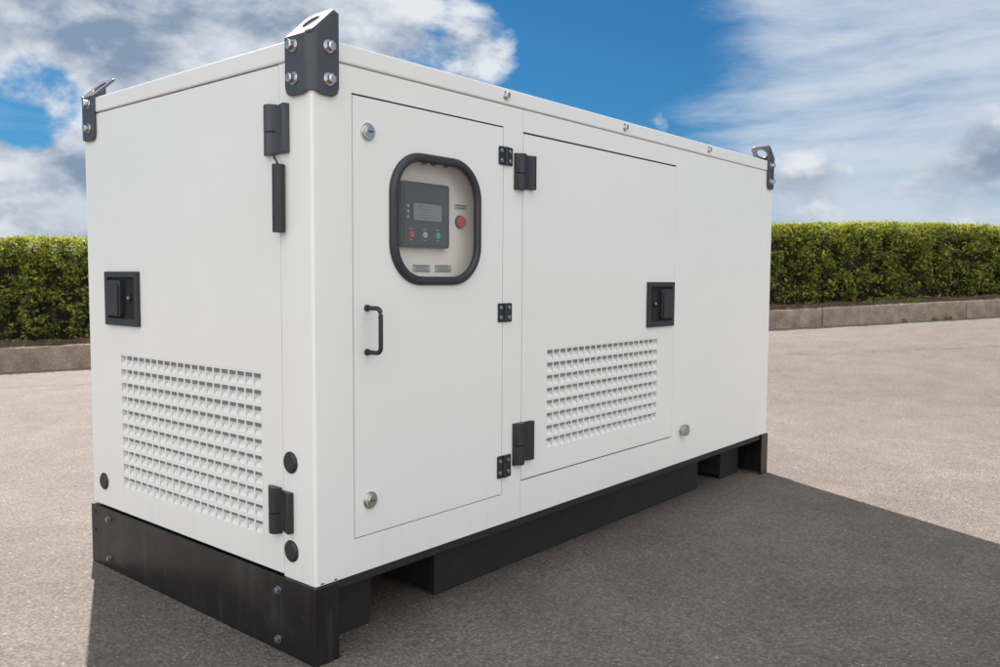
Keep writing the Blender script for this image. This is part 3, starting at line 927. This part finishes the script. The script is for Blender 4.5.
while s < HS1 - .2:
    m = HF - random.uniform(.16, .5)
    for k_ in range(random.randint(2, 4)):
        a = at(s + random.uniform(-.05, .05), m, .19); p = [a]; d = Vector((random.gauss(0, .18), random.gauss(0, .18), 1)).normalized()
        for q in range(4): p.append(p[-1] + d * .16 + Vector((random.gauss(0, .02), random.gauss(0, .02), 0)))
        tube(bm, p, random.uniform(.006, .013), 5)
    # twigs that poke forward towards the surface
    for k_ in range(12):
        z = .25 + 1.1 * random.random() ** 1.6; a = at(s + random.uniform(-.15, .15), HF - .30, z)
        p = [a]; d = Vector((-NV[0] + random.gauss(0, .5), -NV[1] + random.gauss(0, .5), .7 + random.gauss(0, .4))).normalized()
        for q in range(3): p.append(p[-1] + d * .085 + Vector((random.gauss(0, .01), random.gauss(0, .01), random.gauss(0, .01))))
        tube(bm, p, random.uniform(.003, .007), 4)
    s += random.uniform(.16, .30)
obj('branches', bm, M['twig'], hedge)

# fallen leaves and low shoots on the soil in front of the hedge
Pl, Nl, Zl, Cl2 = [], [], [], []
for i in range(2600):
    s_ = random.uniform(-7.5, 16.5); m_ = random.uniform(-1.15, -.16)
    c_ = at(s_, m_, soil_z(s_, m_) + .008)
    Pl.append(tuple(c_)); Nl.append((random.gauss(0, .35), random.gauss(0, .35), 1.)); Zl.append(random.uniform(.025, .06))
    Cl2.append(tuple(Vector((.16, .085, .045)).lerp(Vector((.36, .23, .11)), random.random())))
o = leaf_mesh('leaf_litter', np.array(Pl), np.array(Nl), np.array(Zl), np.array(Cl2)); o['kind'] = 'stuff'
o['label'] = 'dry brown fallen leaves scattered on the soil between kerb and hedge'; o['category'] = 'leaf litter'
Pl, Nl, Zl, Cl2 = [], [], [], []
tuft = [(random.uniform(-7.5, 16.5), random.uniform(-.75, -.2)) for _ in range(150)]
for s_, m_ in tuft:
    if noise.noise(Vector((s_ * .8, 3., 3.))) < (-.05 if s_ < 2 else .18): continue
    hgt = random.uniform(.05, .15)
    for i in range(random.randint(14, 34)):
        a_, r_ = random.uniform(0, 2 * PI), random.random() * .11
        c_ = at(s_ + r_ * math.cos(a_), min(-.16, m_ + r_ * math.sin(a_)), 0); c_.z += soil_z(s_, m_) + hgt * random.random() * (1 - r_ * 5)
        Pl.append(tuple(c_)); Nl.append((math.cos(a_) * .5 - NV[0] * .3, math.sin(a_) * .5 - NV[1] * .3, .8)); Zl.append(random.uniform(.03, .06))
        Cl2.append(tuple(Vector((.05, .08, .02)).lerp(Vector((.24, .28, .06)), random.random())))
o = leaf_mesh('ground_cover', np.array(Pl), np.array(Nl), np.array(Zl), np.array(Cl2)); o['kind'] = 'stuff'
o['label'] = 'low green shoots and weeds growing along the foot of the hedge'; o['category'] = 'ground cover'
# loose grit lying on the asphalt
bm = bmesh.new()
for i in range(420):
    x_ = random.uniform(-2.2, 4.5); y_ = random.uniform(-2.2, 3.2)
    if -.03 < x_ < L + .03 and -.03 < y_ < W + .03: continue
    r_ = .0016 + .0042 * random.random() ** 3
    v_ = bmesh.ops.create_icosphere(bm, subdivisions=1, radius=r_, matrix=Matrix.Translation((x_, y_, gz(x_, y_) + r_ * .5)) @ Matrix.Rotation(random.random() * 6, 4, 'Z') @ Matrix.Diagonal((random.uniform(.8, 1.6), 1, random.uniform(.5, .8), 1)))['verts']
    for q_ in v_: q_.co += Vector((random.gauss(0, r_ * .16), random.gauss(0, r_ * .16), random.gauss(0, r_ * .1)))
M['grit'] = simple('loose_stone', (.34, .31, .28), .9, var=.5, nscale=9)
o = obj('grit', bm, M['grit'], origin=(0, 0, 0)); o['kind'] = 'stuff'
o['label'] = 'small loose stones scattered on the asphalt round the generator'; o['category'] = 'grit'

# weeds sprouting at the kerb foot
def weed(s, m, n, label):
    c = at(s, m, 0); P_, N_, S_, C_ = [], [], [], []
    for i in range(n):
        a = random.uniform(0, 2 * PI); r = random.random() * .05
        P_.append((c.x + r * math.cos(a), c.y + r * math.sin(a), c.z + .006 + .045 * random.random() * (1 - r * 12 * .5)))
        N_.append((math.cos(a) * .6, math.sin(a) * .6, .8)); S_.append(random.uniform(.025, .05))
        C_.append(tuple(Vector((.10, .15, .03)).lerp(Vector((.38, .36, .06)), random.random())))
    o = leaf_mesh('weed', np.array(P_), np.array(N_), np.array(S_), np.array(C_), None, origin=tuple(c))
    o['label'] = label; o['category'] = 'weed'; o['group'] = 'weeds at the foot of the kerb'
weed(9.05, .045, 26, 'smallest yellow-green weed tuft at the kerb foot, leftmost of the three')
weed(9.62, .045, 34, 'yellow-green weed tuft at the kerb foot, middle one of the three')
weed(9.86, .05, 46, 'largest yellow-green weed tuft at the kerb foot, rightmost of the three')

# ------------------------------------------------------------------ sun, sky
EL = math.radians(46.5); AZ = math.atan2(.90, .437)         # sun direction seen from above, from +X counter-clockwise
S = Vector((math.cos(AZ) * math.cos(EL), math.sin(AZ) * math.cos(EL), math.sin(EL)))
sl = bpy.data.lights.new('sun', 'SUN'); sl.energy = 4.3; sl.angle = math.radians(.53); sl.color = (1., .96, .905)
so = bpy.data.objects.new('sun', sl); COL.objects.link(so); so.rotation_euler = S.to_track_quat('Z', 'Y').to_euler(); so.location = (0, 0, 12)

w = bpy.data.worlds.new('World'); scene.world = w; w.use_nodes = True
nt = w.node_tree
for n_ in list(nt.nodes): nt.nodes.remove(n_)
k = NT(nt)
wo = k.n('ShaderNodeOutputWorld'); bg = k.n('ShaderNodeBackground'); k.link(bg.outputs[0], wo.inputs[0])
STR = .10
bg.inputs[1].default_value = STR
sky = k.n('ShaderNodeTexSky'); sky.sky_type = 'NISHITA'; sky.sun_disc = False
sky.sun_elevation = EL; sky.sun_rotation = PI / 2 - AZ
sky.air_density = 1.; sky.dust_density = .3; sky.ozone_density = 2.5
d = k.vmath('NORMALIZE', k.n('ShaderNodeTexCoord').outputs['Generated'])
sp = k.n('ShaderNodeSeparateXYZ'); k.link(d, sp.inputs[0])
blue = k.mix(1., sky.outputs[0], (.062, .195, .282), 'MULTIPLY')     # deep polarised blue
cx_ = k.n('ShaderNodeCombineXYZ')
k.link(sp.outputs[0], cx_.inputs[0]); k.link(sp.outputs[1], cx_.inputs[1]); k.link(k.math('MULTIPLY', sp.outputs[2], 1.75), cx_.inputs[2])
P_ = cx_.outputs[0]
def blob(c, inner, outer):
    v = Vector(c).normalized()
    return k.smooth(k.vmath('DOT_PRODUCT', d, tuple(v)), math.cos(math.radians(outer)), math.cos(math.radians(inner)))
def wsum(items):
    acc = None
    for v, wgt in items:
        t = k.math('MULTIPLY', v, wgt)
        acc = t if acc is None else k.math('ADD', acc, t)
    return acc
# heaped clouds
SC = 5.6
n1 = k.noise(P_, SC, 14, .61, .12)
nl = k.noise(P_, SC * .95, 5, .50, .10)
nlb = k.noise(k.vmath('ADD', P_, (.006, .012, .062)), SC * .95, 5, .50, .10)
back = k.smooth(k.vmath('DOT_PRODUCT', d, (-.72, -.61, .33)), -.10, .70)          # unseen sky behind the camera, brightened as added fill
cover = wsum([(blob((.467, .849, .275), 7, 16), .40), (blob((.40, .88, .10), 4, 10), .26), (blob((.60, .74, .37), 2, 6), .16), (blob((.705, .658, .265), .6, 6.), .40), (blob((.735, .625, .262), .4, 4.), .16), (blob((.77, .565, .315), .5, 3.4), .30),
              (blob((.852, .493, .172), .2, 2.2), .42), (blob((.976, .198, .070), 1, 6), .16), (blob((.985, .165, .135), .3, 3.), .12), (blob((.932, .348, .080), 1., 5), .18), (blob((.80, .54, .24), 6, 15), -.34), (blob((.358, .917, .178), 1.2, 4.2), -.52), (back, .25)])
dens_ = k.math('ADD', n1, cover)
cum = k.smooth(dens_, .55, .72)
lit = k.smooth(k.math('ADD', k.math('SUBTRACT', nl, nlb), k.math('MULTIPLY', k.math('SUBTRACT', n1, nl), .8)), -.13, .12)
thick = k.smooth(k.math('ADD', nl, cover), .62, 1.05)
shade = k.math('SUBTRACT', k.math('MULTIPLY_ADD', lit, .95, .20), k.math('MULTIPLY', thick, .42), clamp=True)
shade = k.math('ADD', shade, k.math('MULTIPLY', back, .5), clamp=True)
ccol = k.mix(shade, (1.00, 1.36, 1.90), (3.3, 3.45, 3.62))
# thin high veil drawn out in streaks
mp = k.n('ShaderNodeMapping'); mp.inputs['Rotation'].default_value = (.35, .5, .5); mp.inputs['Scale'].default_value = (.8, 1.0, 2.3); k.link(P_, mp.inputs[0])
n2 = k.noise(mp.outputs[0], 2.6, 14, .62, .35)
n3 = k.noise(mp.outputs[0], 9., 10, .62, .5)
veil_n = k.math('ADD', k.math('MULTIPLY', n2, .72), k.math('MULTIPLY', n3, .28))
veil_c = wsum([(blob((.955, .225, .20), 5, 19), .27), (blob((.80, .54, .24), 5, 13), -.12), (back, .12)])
veil = k.math('MULTIPLY', k.smooth(k.math('ADD', veil_n, veil_c), .46, .86), .96)
sky_c = k.mix(veil, blue, (2.62, 2.95, 3.36))
sky_c = k.mix(cum, sky_c, ccol)
# pale air low over the horizon
haze = k.smooth(sp.outputs[2], -.02, .10, .42, 0.)
sky_c = k.mix(haze, sky_c, (1.15, 1.50, 2.05))
fill_gain = k.mix(back, (1., 1., 1.), (2.36, 2.29, 2.16))  # gain added to the sky behind, filling the shaded sides
sky_c = k.mix(1., sky_c, fill_gain, 'MULTIPLY')
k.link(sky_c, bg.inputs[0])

# ------------------------------------------------------------------ camera
cam = bpy.data.cameras.new('camera'); co = bpy.data.objects.new('camera', cam); COL.objects.link(co)
r = Vector((.6428011604, -.7660135356, .0054709662)); dn = Vector((-.0471362758, -.0466808553, -.9977971083)); f = Vector((.7645814801, .6411272581, -.0661135332))
mw = Matrix(((r.x, -dn.x, -f.x), (r.y, -dn.y, -f.y), (r.z, -dn.z, -f.z))).to_4x4()
mw.translation = Vector((-1.3503546825, -1.7637779784, 1.0354928316))
co.matrix_world = mw
cam.sensor_width = 36.; cam.sensor_fit = 'HORIZONTAL'; cam.lens = 837.642 / 1000 * 36.
cam.clip_start = .05; cam.clip_end = 2000.
cam.dof.use_dof = True; cam.dof.focus_distance = 2.9; cam.dof.aperture_fstop = 9.
scene.camera = co

scene.view_settings.view_transform = 'Standard'; scene.view_settings.look = 'None'
scene.view_settings.exposure = 1.24; scene.view_settings.gamma = 1.; scene.view_settings.use_curve_mapping = False
scene.cycles.max_bounces = 8; scene.cycles.diffuse_bounces = 4; scene.cycles.transparent_max_bounces = 8
